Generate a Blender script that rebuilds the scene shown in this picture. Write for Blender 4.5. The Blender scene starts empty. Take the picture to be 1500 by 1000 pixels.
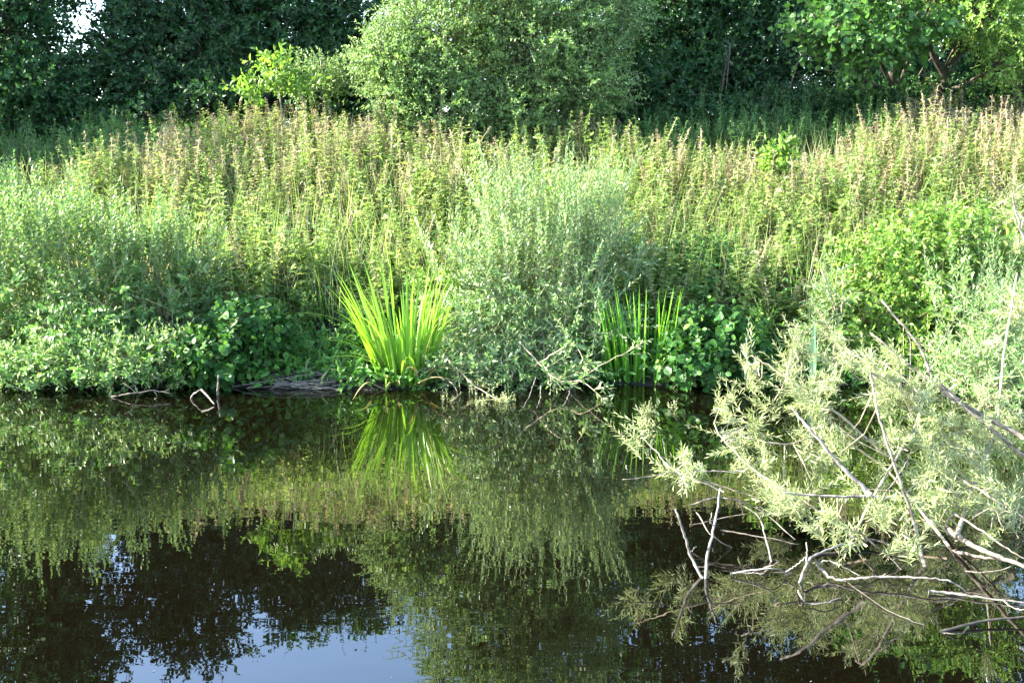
import bpy, math
import numpy as np

R = math.radians
sc = bpy.context.scene
rng = np.random.default_rng(11)

# ------------------------------------------------------------------ camera, sky, sun, exposure
H = 1.8                                   # eye height above the water
F = 1600.0                                # focal length in photo pixels (1500 wide)
PITCH = math.atan(250 / F)
cam_d = bpy.data.cameras.new('camera')
cam_d.sensor_width = 36.0
cam_d.lens = 36.0 * F / 1500.0
cam_d.clip_start = 0.05
cam_d.clip_end = 3000
cam = bpy.data.objects.new('camera', cam_d)
sc.collection.objects.link(cam)
cam.location = (0, 0, H)
cam.rotation_euler = (R(90) - PITCH, 0, 0)
sc.camera = cam

SUN_EL, SUN_AZ = 31.0, -88.0              # azimuth from +Y, clockwise; the sun stands to the left
wd = bpy.data.worlds.new('World')
sc.world = wd
wd.use_nodes = True
wn = wd.node_tree.nodes
bg = wn['Background']
sky = wn.new('ShaderNodeTexSky')
sky.sky_type = 'NISHITA'
sky.sun_disc = False
sky.sun_elevation = R(SUN_EL)
sky.sun_rotation = R(SUN_AZ)
sky.air_density = 1.0
sky.dust_density = 0.8
sky.ozone_density = 1.6
wd.node_tree.links.new(sky.outputs[0], bg.inputs[0])
bg.inputs[1].default_value = 0.122

sun_d = bpy.data.lights.new('sun', 'SUN')
sun_d.energy = 5.0
sun_d.angle = R(0.55)
sun_d.color = (1.0, 0.93, 0.78)
sun = bpy.data.objects.new('sun', sun_d)
sc.collection.objects.link(sun)
sun.rotation_euler = (R(90 - SUN_EL), 0, R(180 - SUN_AZ))
sun.location = (-20, 2, 15)

vs = sc.view_settings
vs.view_transform = 'Standard'
vs.look = 'None'
vs.gamma = 1.0
vs.exposure = 3.0
sc.cycles.max_bounces = 7
sc.cycles.diffuse_bounces = 3
sc.cycles.glossy_bounces = 3
sc.cycles.transmission_bounces = 4
sc.cycles.sample_clamp_indirect = 6.0

# ------------------------------------------------------------------ helpers
COL = sc.collection


def nrm(v):
    return v / np.maximum(np.linalg.norm(v, axis=-1, keepdims=True), 1e-9)


def ray(px, py):
    p = PITCH
    x = (np.asarray(px, float) - 750) / F
    y = (500 - np.asarray(py, float)) / F
    return np.stack([x, np.cos(p) + y * np.sin(p), -np.sin(p) + y * np.cos(p)], -1)


def at(px, py, Y):
    """photo pixel and distance along the ground -> point of the place"""
    d = ray(px, py)
    s = np.asarray(Y, float) / d[..., 1]
    return np.array([0, 0, H]) + d * s[..., None]


def onwater(px, py, z=0.0):
    d = ray(px, py)
    s = (z - H) / d[..., 2]
    return np.array([0, 0, H]) + d * s[..., None]


def shore(x):
    return 9.02 + 0.10 * np.sin(x * 0.9 + 0.4) + 0.06 * np.sin(2.3 * x + 1.0)


def gz(x, y):
    """height of the bank"""
    x = np.asarray(x, float)
    y = np.asarray(y, float)
    t = y - shore(np.clip(x, -12, 12))
    bed = np.maximum(-0.9, t * 0.7)
    up = np.where(t < 0.35, t * 0.26, 0.091 + (t - 0.35) * 0.375)
    up = np.minimum(up, 2.35)
    bump = 0.05 * np.sin(1.7 * x + 0.6 * y) * np.sin(1.3 * y - 0.5 * x)
    up = up + bump * np.clip(t / 1.5, 0, 1)
    far = np.clip((y - 24) / 14, 0, 1)
    up = up * (1 - far) + 0.4 * far
    z = np.where(t < 0, bed, up)
    near = np.clip((2.4 - y) / 1.4, 0, 1)
    z = np.where(y < 2.4, -0.9 + near * 1.15, z)
    return z


class MB:
    """collects triangles of several materials and builds ONE mesh object"""

    def __init__(self):
        self.v, self.f, self.m, self.n = [], [], [], 0

    def add(self, v, f, m=0):
        v = np.asarray(v, float).reshape(-1, 3)
        f = np.asarray(f, np.int64).reshape(-1, 3)
        if not len(v):
            return self
        self.v.append(v)
        self.f.append(f + self.n)
        self.m.append(np.full(len(f), m, np.int32))
        self.n += len(v)
        return self

    def data(self):
        return np.concatenate(self.v), np.concatenate(self.f), np.concatenate(self.m)

    def mesh(self, name, mats, smooth=False):
        v, f, m = self.data()
        me = bpy.data.meshes.new(name)
        me.vertices.add(len(v))
        me.vertices.foreach_set('co', v.astype(np.float32).ravel())
        me.loops.add(len(f) * 3)
        me.loops.foreach_set('vertex_index', f.astype(np.int32).ravel())
        me.polygons.add(len(f))
        me.polygons.foreach_set('loop_start', np.arange(0, len(f) * 3, 3, dtype=np.int32))
        me.polygons.foreach_set('loop_total', np.full(len(f), 3, np.int32))
        me.polygons.foreach_set('material_index', m)
        me.polygons.foreach_set('use_smooth', np.full(len(f), smooth, bool))
        for k in (mats if isinstance(mats, (list, tuple)) else [mats]):
            me.materials.append(k)
        me.update(calc_edges=True)
        return me

    def build(self, name, mats, parent=None, smooth=False):
        o = bpy.data.objects.new(name, self.mesh(name, mats, smooth))
        COL.objects.link(o)
        if parent is not None:
            put(o, parent)
        return o


def put(o, parent):
    """parent a mesh given in world coordinates under an unrotated thing"""
    root = parent
    off = np.zeros(3)
    while root is not None:
        off += np.array(root.location)
        root = root.parent
    o.parent = parent
    o.location = tuple(-off)


def thing(name, label, cat, loc=(0, 0, 0), group=None):
    o = bpy.data.objects.new(name, None)
    o.empty_display_size = 0.2
    COL.objects.link(o)
    o.location = tuple(float(a) for a in loc)
    o['label'] = label
    o['category'] = cat
    if group:
        o['group'] = group
    return o


def template(st, fold=0.25, droop=0.15, side_curl=0.0):
    """leaf outline: stations (y, half width); first and last are points"""
    V, Fc = [], []
    z = lambda y: -droop * y * y
    V.append((0, st[0][0], z(st[0][0]), 0))
    rows = []
    for (y, w) in st[1:-1]:
        i = len(V)
        V += [(-w, y, z(y), fold * w), (0, y, z(y), 0), (w, y, z(y), fold * w)]
        rows.append(i)
    V.append((0, st[-1][0], z(st[-1][0]), 0))
    tip = len(V) - 1
    a = rows[0]
    Fc += [(0, a + 1, a), (0, a + 2, a + 1)]
    for p, q in zip(rows[:-1], rows[1:]):
        Fc += [(p, p + 1, q + 1), (p, q + 1, q), (p + 1, p + 2, q + 2), (p + 1, q + 2, q + 1)]
    a = rows[-1]
    Fc += [(a, a + 1, tip), (a + 1, a + 2, tip)]
    return np.array(V, float), np.array(Fc)


T_LANCE = template([(0, 0), (0.3, 0.45), (0.65, 0.4), (1, 0)], 0.3, 0.16)
T_DIAM = (np.array([(0, 0, 0, 0), (-0.5, 0.45, 0, 0.1), (0.5, 0.45, 0, 0.1), (0, 1, -0.1, 0)], float), np.array([(0, 2, 3), (0, 3, 1)]))
T_OVAL = template([(0, 0), (0.18, 0.36), (0.5, 0.5), (0.8, 0.34), (1, 0)], 0.22, 0.18)
T_ROUND = template([(0, 0), (0.06, 0.2), (0.28, 0.46), (0.6, 0.5), (0.86, 0.32), (1, 0)], 0.18, 0.15)


def leaves(mb, O, D, N, L, W, tpl, mat=0):
    V, Fc = tpl
    D = nrm(D)
    S = nrm(np.cross(D, N))
    N2 = np.cross(S, D)
    L = np.broadcast_to(np.asarray(L, float), (len(O),))
    W = np.broadcast_to(np.asarray(W, float), (len(O),))
    P = (O[:, None, :] + S[:, None, :] * (V[None, :, 0:1] * W[:, None, None])
         + D[:, None, :] * (V[None, :, 1:2] * L[:, None, None])
         + N2[:, None, :] * (V[None, :, 2:3] * L[:, None, None] + V[None, :, 3:4] * W[:, None, None]))
    nv = len(V)
    idx = (np.arange(len(O)) * nv)[:, None, None] + Fc[None]
    mb.add(P.reshape(-1, 3), idx.reshape(-1, 3), mat)


def tubes(mb, P, Rr, sides=4, mat=0):
    """P (n,k,3) polylines, Rr (n,k) radii"""
    P = np.asarray(P, float)
    if P.ndim == 2:
        P = P[None]
    n, k, _ = P.shape
    Rr = np.broadcast_to(np.asarray(Rr, float), (n, k))
    T = nrm(np.gradient(P, axis=1))
    ref = np.where(np.abs(T[:, :, 2:3].mean(axis=1, keepdims=True)) > 0.8, np.array([1.0, 0.1, 0]), np.array([0, 0.1, 1.0]))
    A = nrm(np.cross(T, np.broadcast_to(ref, T.shape)))
    B = np.cross(T, A)
    ang = np.arange(sides) * 2 * np.pi / sides
    ring = P[:, :, None, :] + Rr[:, :, None, None] * (A[:, :, None, :] * np.cos(ang)[None, None, :, None] + B[:, :, None, :] * np.sin(ang)[None, None, :, None])
    base = (np.arange(n) * k * sides)[:, None, None] + (np.arange(k - 1) * sides)[None, :, None]
    j = np.arange(sides)
    jn = (j + 1) % sides
    a = base + j
    b = base + jn
    c = a + sides
    d = b + sides
    tri = np.stack([np.stack([a, b, d], -1), np.stack([a, d, c], -1)], -2)
    mb.add(ring.reshape(-1, 3), tri.reshape(-1, 3), mat)
    # end cap at the root and at the tip
    for q in (0, k - 1):
        cap = (np.arange(n) * k * sides)[:, None] + q * sides
        for s in range(1, sides - 1):
            f = np.stack([cap[:, 0], cap[:, 0] + s, cap[:, 0] + s + 1], -1)
            mb.add(np.zeros((0, 3)), f, mat) if False else mb_face(mb, f, mat, n * k * sides)


def mb_face(mb, f, mat, nv):
    """extra faces on the vertices added last"""
    mb.f.append(np.asarray(f, np.int64) + (mb.n - nv))
    mb.m.append(np.full(len(f), mat, np.int32))


def smooth_line(pts, k=None, wob=0.0):
    """Catmull-Rom through points, optional wobble"""
    pts = np.asarray(pts, float)
    if len(pts) == 2:
        pts = np.stack([pts[0], pts[0] * 0.66 + pts[1] * 0.34, pts[0] * 0.33 + pts[1] * 0.67, pts[1]])
    k = k or 6 * (len(pts) - 1) + 1
    e = np.concatenate([[2 * pts[0] - pts[1]], pts, [2 * pts[-1] - pts[-2]]])
    t = np.linspace(0, len(pts) - 1 - 1e-6, k)
    i = t.astype(int)
    u = (t - i)[:, None]
    p0, p1, p2, p3 = e[i], e[i + 1], e[i + 2], e[i + 3]
    q = 0.5 * (2 * p1 + (p2 - p0) * u + (2 * p0 - 5 * p1 + 4 * p2 - p3) * u ** 2 + (3 * p1 - p0 - 3 * p2 + p3) * u ** 3)
    if wob:
        q[1:-1] += rng.normal(0, wob, (k - 2, 3))
    return q


def rand_dir(n):
    return nrm(rng.normal(0, 1, (n, 3)))


def shoots(mb, B, D, L, m, leafL, leafW, tpl, ang=50, t0=0.1, droop=0.1, bend=None, lmat=0, smat=1, rad=0.003, taper=0.45, stem=True, sides=3, jit=0.25):
    """leafy shoots: alternate leaves round each stem"""
    n = len(B)
    D = nrm(D)
    L = np.broadcast_to(np.asarray(L, float), (n,))
    if bend is None:
        bend = np.zeros((n, 3))
    t = t0 + (1 - t0) * (np.arange(m)[None, :] + rng.uniform(-0.3, 0.3, (n, m))) / max(m - 1, 1)
    t = np.clip(t, 0, 1.0)
    tt = t[..., None]
    P = B[:, None] + D[:, None] * L[:, None, None] * tt + bend[:, None] * L[:, None, None] * tt ** 2
    T = nrm(D[:, None] + 2 * bend[:, None] * tt)
    ref = np.where(np.abs(T[..., 2:3]) > 0.85, np.array([1.0, 0, 0]), np.array([0, 0, 1.0]))
    A = nrm(np.cross(T, ref))
    C = np.cross(T, A)
    ph = np.arange(m)[None, :] * 2.4 + rng.uniform(0, 6.28, (n, 1)) + rng.uniform(-0.3, 0.3, (n, m))
    rad_v = A * np.cos(ph)[..., None] + C * np.sin(ph)[..., None]
    a = R(ang) + rng.normal(0, 0.22, (n, m))
    a = a * (1 - 0.55 * t ** 4)
    LD = T * np.cos(a)[..., None] + rad_v * np.sin(a)[..., None] + np.array([0, 0, -droop]) + rng.normal(0, jit * 0.5, (n, m, 3))
    LN = T * np.sin(a)[..., None] - rad_v * np.cos(a)[..., None] + np.array([0, 0, 0.25]) + rng.normal(0, jit, (n, m, 3))
    size = (1 - taper * t ** 2.5) * rng.uniform(0.55, 1.22, (n, m))
    leaves(mb, P.reshape(-1, 3), LD.reshape(-1, 3), LN.reshape(-1, 3), (leafL * size).ravel(), (leafW * size).ravel(), tpl, lmat)
    if stem:
        k = 5
        ts = np.linspace(0, 1, k)[None, :, None]
        SP = B[:, None] + D[:, None] * L[:, None, None] * ts + bend[:, None] * L[:, None, None] * ts ** 2
        rr = np.broadcast_to(np.asarray(rad, float), (n,))[:, None] * np.linspace(1, 0.35, k)[None]
        tubes(mb, SP, rr, sides, smat)


# ------------------------------------------------------------------ materials
MAT = {}


def new_mat(name):
    m = bpy.data.materials.new(name)
    m.use_nodes = True
    nt = m.node_tree
    return m, nt, nt.nodes['Principled BSDF'], nt.nodes['Material Output']


def leaf_mat(name, c1, c2, c3=None, back=None, trans=0.35, tcol=None, rough=0.45, spec=0.4):
    """leaf: colour varies from leaf to leaf and from plant to plant; light shines through"""
    m, nt, pb, out = new_mat(name)
    N, K = nt.nodes, nt.links
    g = N.new('ShaderNodeNewGeometry')
    oi = N.new('ShaderNodeObjectInfo')
    ramp = N.new('ShaderNodeValToRGB')
    e = ramp.color_ramp.elements
    e[0].color = (*c1, 1)
    e[1].color = (*c2, 1)
    e[1].position = 0.8 if c3 else 1.0
    if c3:
        x = e.new(0.97)
        x.color = (*c3, 1)
    K.new(g.outputs['Random Per Island'], ramp.inputs[0])
    hs = N.new('ShaderNodeHueSaturation')
    mp = N.new('ShaderNodeMapRange')
    mp.inputs[3].default_value = 0.8
    mp.inputs[4].default_value = 1.2
    K.new(oi.outputs['Random'], mp.inputs[0])
    K.new(mp.outputs[0], hs.inputs['Value'])
    K.new(ramp.outputs[0], hs.inputs['Color'])
    col = hs.outputs[0]
    if back:
        mx = N.new('ShaderNodeMix')
        mx.data_type = 'RGBA'
        K.new(g.outputs['Backfacing'], mx.inputs[0])
        K.new(col, mx.inputs[6])
        mx.inputs[7].default_value = (*back, 1)
        col = mx.outputs[2]
    K.new(col, pb.inputs['Base Color'])
    pb.inputs['Roughness'].default_value = rough
    pb.inputs['Specular IOR Level'].default_value = spec
    tr = N.new('ShaderNodeBsdfTranslucent')
    tm = N.new('ShaderNodeMix')
    tm.data_type = 'RGBA'
    tm.blend_type = 'MULTIPLY'
    tm.inputs[0].default_value = 1.0
    K.new(col, tm.inputs[6])
    tm.inputs[7].default_value = (*(tcol or (1.3, 1.35, 0.8)), 1)
    K.new(tm.outputs[2], tr.inputs[0])
    ms = N.new('ShaderNodeMixShader')
    ms.inputs[0].default_value = trans
    K.new(pb.outputs[0], ms.inputs[1])
    K.new(tr.outputs[0], ms.inputs[2])
    K.new(ms.outputs[0], out.inputs[0])
    MAT[name] = m
    return m


def bark_mat(name, c1, c2, scale=30, bump=0.4, rough=0.85, stretch=(1, 1, 1)):
    m, nt, pb, out = new_mat(name)
    N, K = nt.nodes, nt.links
    tc = N.new('ShaderNodeTexCoord')
    mp = N.new('ShaderNodeMapping')
    mp.inputs['Scale'].default_value = stretch
    K.new(tc.outputs['Object'], mp.inputs[0])
    nz = N.new('ShaderNodeTexNoise')
    nz.inputs['Scale'].default_value = scale
    nz.inputs['Detail'].default_value = 6
    K.new(mp.outputs[0], nz.inputs[0])
    ramp = N.new('ShaderNodeValToRGB')
    ramp.color_ramp.elements[0].position = 0.35
    ramp.color_ramp.elements[1].position = 0.65
    ramp.color_ramp.elements[0].color = (*c1, 1)
    ramp.color_ramp.elements[1].color = (*c2, 1)
    K.new(nz.outputs[0], ramp.inputs[0])
    K.new(ramp.outputs[0], pb.inputs['Base Color'])
    pb.inputs['Roughness'].default_value = rough
    b = N.new('ShaderNodeBump')
    b.inputs['Strength'].default_value = bump
    b.inputs['Distance'].default_value = 0.01
    K.new(nz.outputs[0], b.inputs['Height'])
    K.new(b.outputs[0], pb.inputs['Normal'])
    MAT[name] = m
    return m


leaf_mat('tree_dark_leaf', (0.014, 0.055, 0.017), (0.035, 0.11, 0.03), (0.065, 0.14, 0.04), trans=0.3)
leaf_mat('tree_mid_leaf', (0.09, 0.185, 0.048), (0.17, 0.285, 0.085), (0.27, 0.36, 0.14), back=(0.21, 0.3, 0.14), trans=0.38)
leaf_mat('hazel_leaf', (0.035, 0.105, 0.025), (0.085, 0.185, 0.045), trans=0.42)
leaf_mat('yellow_leaf', (0.08, 0.17, 0.025), (0.16, 0.26, 0.05), trans=0.48)
leaf_mat('willow_leaf', (0.05, 0.145, 0.03), (0.125, 0.24, 0.065), (0.3, 0.38, 0.17), back=(0.21, 0.31, 0.12), trans=0.35, rough=0.42, spec=0.5)
leaf_mat('silver_leaf', (0.06, 0.16, 0.038), (0.16, 0.275, 0.085), (0.42, 0.48, 0.28), back=(0.28, 0.375, 0.19), trans=0.33, rough=0.36, spec=0.65)
leaf_mat('pale_leaf', (0.15, 0.2, 0.07), (0.26, 0.31, 0.13), (0.4, 0.42, 0.22), back=(0.33, 0.38, 0.22), trans=0.32, rough=0.45, spec=0.5)
leaf_mat('alder_leaf', (0.022, 0.085, 0.018), (0.05, 0.145, 0.027), (0.1, 0.2, 0.035), trans=0.3, rough=0.48, spec=0.3)
leaf_mat('bush_leaf', (0.09, 0.21, 0.03), (0.18, 0.31, 0.055), (0.32, 0.4, 0.11), trans=0.4, rough=0.45)
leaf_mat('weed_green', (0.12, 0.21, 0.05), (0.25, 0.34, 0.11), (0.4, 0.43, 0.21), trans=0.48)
leaf_mat('weed_painted_shade', (0.06, 0.15, 0.045), (0.13, 0.24, 0.08), trans=0.35)  # tree shade put into the colour: darker copy of the weed green
leaf_mat('weed_olive', (0.18, 0.235, 0.075), (0.31, 0.34, 0.145), (0.44, 0.41, 0.23), trans=0.46)
leaf_mat('weed_flower', (0.3, 0.27, 0.17), (0.47, 0.42, 0.28), (0.56, 0.52, 0.36), trans=0.4, tcol=(1.1, 1.05, 0.9), rough=0.7, spec=0.2)
leaf_mat('weed_rose', (0.3, 0.22, 0.165), (0.45, 0.35, 0.26), (0.5, 0.44, 0.31), trans=0.4, tcol=(1.1, 1.0, 0.9), rough=0.7, spec=0.2)
leaf_mat('herb_leaf', (0.05, 0.15, 0.025), (0.11, 0.25, 0.045), trans=0.4)
leaf_mat('iris_blade', (0.11, 0.27, 0.025), (0.22, 0.38, 0.055), trans=0.48, tcol=(1.3, 1.35, 0.6), rough=0.35, spec=0.5)
leaf_mat('iris_fresh', (0.10, 0.30, 0.025), (0.18, 0.40, 0.045), trans=0.5, tcol=(1.4, 1.4, 0.6), rough=0.35, spec=0.5)
leaf_mat('iris_dry', (0.2, 0.16, 0.07), (0.32, 0.26, 0.12), trans=0.3, rough=0.6)
leaf_mat('sedge_blade', (0.20, 0.36, 0.2), (0.26, 0.42, 0.24), trans=0.4, rough=0.35, spec=0.5)
bark_mat('bark', (0.03, 0.025, 0.018), (0.09, 0.075, 0.055))
bark_mat('green_stem', (0.13, 0.17, 0.06), (0.22, 0.25, 0.1), bump=0.1)
bark_mat('tan_stem', (0.22, 0.17, 0.10), (0.34, 0.27, 0.16), bump=0.1)
bark_mat('willow_twig', (0.18, 0.15, 0.10), (0.34, 0.29, 0.2), bump=0.2)
bark_mat('grey_branch', (0.045, 0.037, 0.03), (0.19, 0.16, 0.13), scale=22, bump=0.7)
bark_mat('bleached_wood', (0.07, 0.06, 0.05), (0.26, 0.235, 0.21), scale=28, bump=0.7, stretch=(1, 1, 0.5))
bark_mat('wet_wood', (0.02, 0.017, 0.012), (0.06, 0.05, 0.035), scale=25, bump=0.4, rough=0.5)
bark_mat('straw', (0.06, 0.053, 0.04), (0.2, 0.18, 0.145), scale=12, bump=0.2)

# water
m, nt, pb, out = new_mat('pond_water')
N, K = nt.nodes, nt.links
tc = N.new('ShaderNodeTexCoord')
nzc = N.new('ShaderNodeTexNoise')
nzc.inputs['Scale'].default_value = 0.8
nzc.inputs['Detail'].default_value = 3
K.new(tc.outputs['Object'], nzc.inputs[0])
rc = N.new('ShaderNodeValToRGB')
rc.color_ramp.elements[0].color = (0.0015, 0.0012, 0.0005, 1)
rc.color_ramp.elements[1].color = (0.0027, 0.002, 0.0009, 1)
K.new(nzc.outputs[0], rc.inputs[0])
K.new(rc.outputs[0], pb.inputs['Base Color'])
pb.inputs['Roughness'].default_value = 0.0
pb.inputs['IOR'].default_value = 1.85
mp = N.new('ShaderNodeMapping')
mp.inputs['Scale'].default_value = (3.6, 8.0, 1)
K.new(tc.outputs['Object'], mp.inputs[0])
n1 = N.new('ShaderNodeTexNoise')
n1.inputs['Scale'].default_value = 1.0
n1.inputs['Detail'].default_value = 1.5
K.new(mp.outputs[0], n1.inputs[0])
n2 = N.new('ShaderNodeTexNoise')                       # calm and stirred patches
n2.inputs['Scale'].default_value = 0.45
n2.inputs['Detail'].default_value = 1
K.new(tc.outputs['Object'], n2.inputs[0])
mr = N.new('ShaderNodeMapRange')
mr.inputs[1].default_value = 0.35
mr.inputs[2].default_value = 0.7
mr.inputs[3].default_value = 0.25
mr.inputs[4].default_value = 1.0
K.new(n2.outputs[0], mr.inputs[0])
mu = N.new('ShaderNodeMath')
mu.operation = 'MULTIPLY'
K.new(n1.outputs[0], mu.inputs[0])
K.new(mr.outputs[0], mu.inputs[1])
bp = N.new('ShaderNodeBump')
bp.inputs['Strength'].default_value = 1.0
bp.inputs['Distance'].default_value = 0.0009
K.new(mu.outputs[0], bp.inputs['Height'])
K.new(bp.outputs[0], pb.inputs['Normal'])
MAT['pond_water'] = m

# soil
m, nt, pb, out = new_mat('bank_soil')
N, K = nt.nodes, nt.links
tc = N.new('ShaderNodeTexCoord')
nz = N.new('ShaderNodeTexNoise')
nz.inputs['Scale'].default_value = 5
nz.inputs['Detail'].default_value = 8
K.new(tc.outputs['Object'], nz.inputs[0])
rp = N.new('ShaderNodeValToRGB')
rp.color_ramp.elements[0].position = 0.35
rp.color_ramp.elements[1].position = 0.7
rp.color_ramp.elements[0].color = (0.005, 0.004, 0.003, 1)
rp.color_ramp.elements[1].color = (0.014, 0.012, 0.007, 1)
K.new(nz.outputs[0], rp.inputs[0])
K.new(rp.outputs[0], pb.inputs['Base Color'])
pb.inputs['Roughness'].default_value = 0.9
bp = N.new('ShaderNodeBump')
bp.inputs['Distance'].default_value = 0.03
K.new(nz.outputs[0], bp.inputs['Height'])
K.new(bp.outputs[0], pb.inputs['Normal'])
MAT['bank_soil'] = m

# ------------------------------------------------------------------ ground and water
def axis(lo, hi, fine_lo, fine_hi, step, grow=1.35):
    a = list(np.arange(fine_lo, fine_hi + 1e-6, step))
    s, x = step, fine_hi
    while x < hi:
        s *= grow
        x += s
        a.append(x)
    s, x = step, fine_lo
    while x > lo:
        s *= grow
        x -= s
        a.insert(0, x)
    return np.array(a)


gx = axis(-600, 600, -10, 10, 0.14)
gy = axis(-200, 900, 8.0, 16.0, 0.12)
XX, YY = np.meshgrid(gx, gy)
ZZ = gz(XX, YY) + np.where((YY > shore(np.clip(XX, -12, 12)) + 0.05) & (YY < 22), rng.normal(0, 0.018, XX.shape), 0)
mb = MB()
nx, ny = len(gx), len(gy)
i = (np.arange(ny - 1)[:, None] * nx + np.arange(nx - 1)[None]).ravel()
mb.add(np.stack([XX, YY, ZZ], -1).reshape(-1, 3), np.concatenate([np.stack([i, i + 1, i + nx + 1], -1), np.stack([i, i + nx + 1, i + nx], -1)]))
g = mb.build('ground', MAT['bank_soil'], smooth=True)
g['kind'] = 'structure'

mb = MB()
wx = axis(-600, 600, -8, 8, 1.0)
wy = np.array([-0.5, 2, 4, 6, 8, 9.6])
WX, WY = np.meshgrid(wx, wy)
i = (np.arange(len(wy) - 1)[:, None] * len(wx) + np.arange(len(wx) - 1)[None]).ravel()
n_ = len(wx)
mb.add(np.stack([WX, WY, 0 * WX], -1).reshape(-1, 3), np.concatenate([np.stack([i, i + 1, i + n_ + 1], -1), np.stack([i, i + n_ + 1, i + n_], -1)]))
w = mb.build('water', MAT['pond_water'], smooth=True)
w['kind'] = 'structure'


# ------------------------------------------------------------------ trees
def lobe_points(c, r, n, shell=0.55):
    u = rand_dir(n)
    lump = 1 + 0.13 * np.sin(u[:, 0] * 5 + c[0]) * np.sin(u[:, 1] * 4.3 + c[2] * 2) + 0.13 * np.sin(u[:, 2] * 6.1 + c[0] * 3)
    q = rng.uniform(shell, 1, n) ** 0.6 * lump
    return np.asarray(c) + u * np.asarray(r) * q[:, None], nrm(u / np.asarray(r))


def crown_mesh(lobes, leafL, leafW, tpl, m=16, sl=(0.3, 0.55), ang=50, droop=0.15, up=0.3, rad=0.004, shell=0.5, taper=0.35, rnd=0.5):
    mb = MB()
    for (c, r, n) in lobes:
        B, U = lobe_points(c, r, n, shell)
        D = nrm(U * 0.9 + rng.normal(0, rnd, (n, 3)) + np.array([0, 0, up]))
        L = rng.uniform(*sl, n)
        B = B - D * L[:, None] * 0.5
        shoots(mb, B, D, L, m, leafL, leafW, tpl, ang=ang, droop=droop, bend=np.array([[0, 0, -0.12]]) * rng.uniform(0, 1.5, (n, 1)), rad=rad, taper=taper)
    return mb


def trunk_parts(root, base, lobes, r0, mat, fork=0.35, per=7):
    base = np.asarray(base, float)
    cs = np.array([l[0] for l in lobes], float)
    top = cs.mean(0) * np.array([0.6, 0.6, 0]) + base * np.array([0.4, 0.4, 0]) + np.array([0, 0, cs[:, 2].max()])
    line = smooth_line([base - [0, 0, 0.15], base * (1 - fork) + top * fork + rng.normal(0, 0.08, 3), base * 0.3 + top * 0.7 + rng.normal(0, 0.1, 3), top], 14, 0.01)
    mb = MB()
    tubes(mb, line, np.linspace(r0, r0 * 0.18, 14), 8)
    tk = mb.build('trunk', MAT[mat], root, smooth=True)
    for (c, r, n) in lobes:
        s = line[rng.integers(3, 9)]
        c = np.asarray(c, float)
        lb = MB()
        ln = smooth_line([s, s * 0.5 + c * 0.5 + rng.normal(0, 0.12, 3) + [0, 0, 0.1], c], 9, 0.012)
        tubes(lb, ln, np.linspace(r0 * 0.42, r0 * 0.13, 9), 6)
        for k in range(per):
            u = rand_dir(1)[0]
            e = c + u * np.asarray(r) * 0.85
            s2 = ln[rng.integers(4, 9)]
            tubes(lb, smooth_line([s2, s2 * 0.5 + e * 0.5 + rng.normal(0, 0.06, 3), e], 7, 0.008), np.linspace(r0 * 0.14, r0 * 0.03, 7), 4)
        lb.build('limb', MAT[mat], tk, smooth=True)
    return tk


def tree(label, base, lobes, leafL, leafW, tpl, leafmat, r0=0.1, group=None, name='tree', **kw):
    base = np.array([base[0], base[1], gz(base[0], base[1])], float)
    t = thing(name, label, 'tree', base, group)
    trunk_parts(t, base, lobes, r0, 'bark')
    crown_mesh(lobes, leafL, leafW, tpl, **kw).build('crown', [MAT[leafmat], MAT['bark']], t)
    return t


def L3(px, py, Y, rx, ry, rz, n):
    return (at(px, py, Y), (rx, ry, rz), n)


dark = dict(m=16, sl=(0.35, 0.65), up=0.1, shell=0.25)
GT = 'dark trees along the top of the bank'
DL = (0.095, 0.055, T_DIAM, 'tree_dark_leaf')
# row of dark trees on the crest
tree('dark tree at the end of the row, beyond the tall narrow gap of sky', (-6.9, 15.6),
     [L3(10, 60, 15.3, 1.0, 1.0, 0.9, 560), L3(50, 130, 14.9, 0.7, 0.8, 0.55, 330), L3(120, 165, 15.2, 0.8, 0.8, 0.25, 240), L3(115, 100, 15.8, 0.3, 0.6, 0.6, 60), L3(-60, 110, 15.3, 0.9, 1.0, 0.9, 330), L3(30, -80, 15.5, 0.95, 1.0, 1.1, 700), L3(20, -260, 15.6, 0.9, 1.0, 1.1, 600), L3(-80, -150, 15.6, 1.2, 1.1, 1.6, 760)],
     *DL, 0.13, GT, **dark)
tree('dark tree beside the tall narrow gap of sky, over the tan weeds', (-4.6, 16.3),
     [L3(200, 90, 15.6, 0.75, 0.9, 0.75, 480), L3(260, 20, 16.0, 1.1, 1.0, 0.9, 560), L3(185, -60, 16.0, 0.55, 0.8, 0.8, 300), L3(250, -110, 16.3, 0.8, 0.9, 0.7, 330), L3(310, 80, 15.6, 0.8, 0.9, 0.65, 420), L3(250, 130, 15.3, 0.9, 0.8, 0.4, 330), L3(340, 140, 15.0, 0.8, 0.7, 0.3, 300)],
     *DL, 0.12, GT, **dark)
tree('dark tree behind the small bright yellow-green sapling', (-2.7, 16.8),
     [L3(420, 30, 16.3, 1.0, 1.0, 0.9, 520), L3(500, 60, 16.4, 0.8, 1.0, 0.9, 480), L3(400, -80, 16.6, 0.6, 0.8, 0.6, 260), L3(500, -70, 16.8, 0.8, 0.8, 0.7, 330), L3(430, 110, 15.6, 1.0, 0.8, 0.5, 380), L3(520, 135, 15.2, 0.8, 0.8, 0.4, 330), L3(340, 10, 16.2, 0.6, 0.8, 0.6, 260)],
     *DL, 0.12, GT, **dark)
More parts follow.
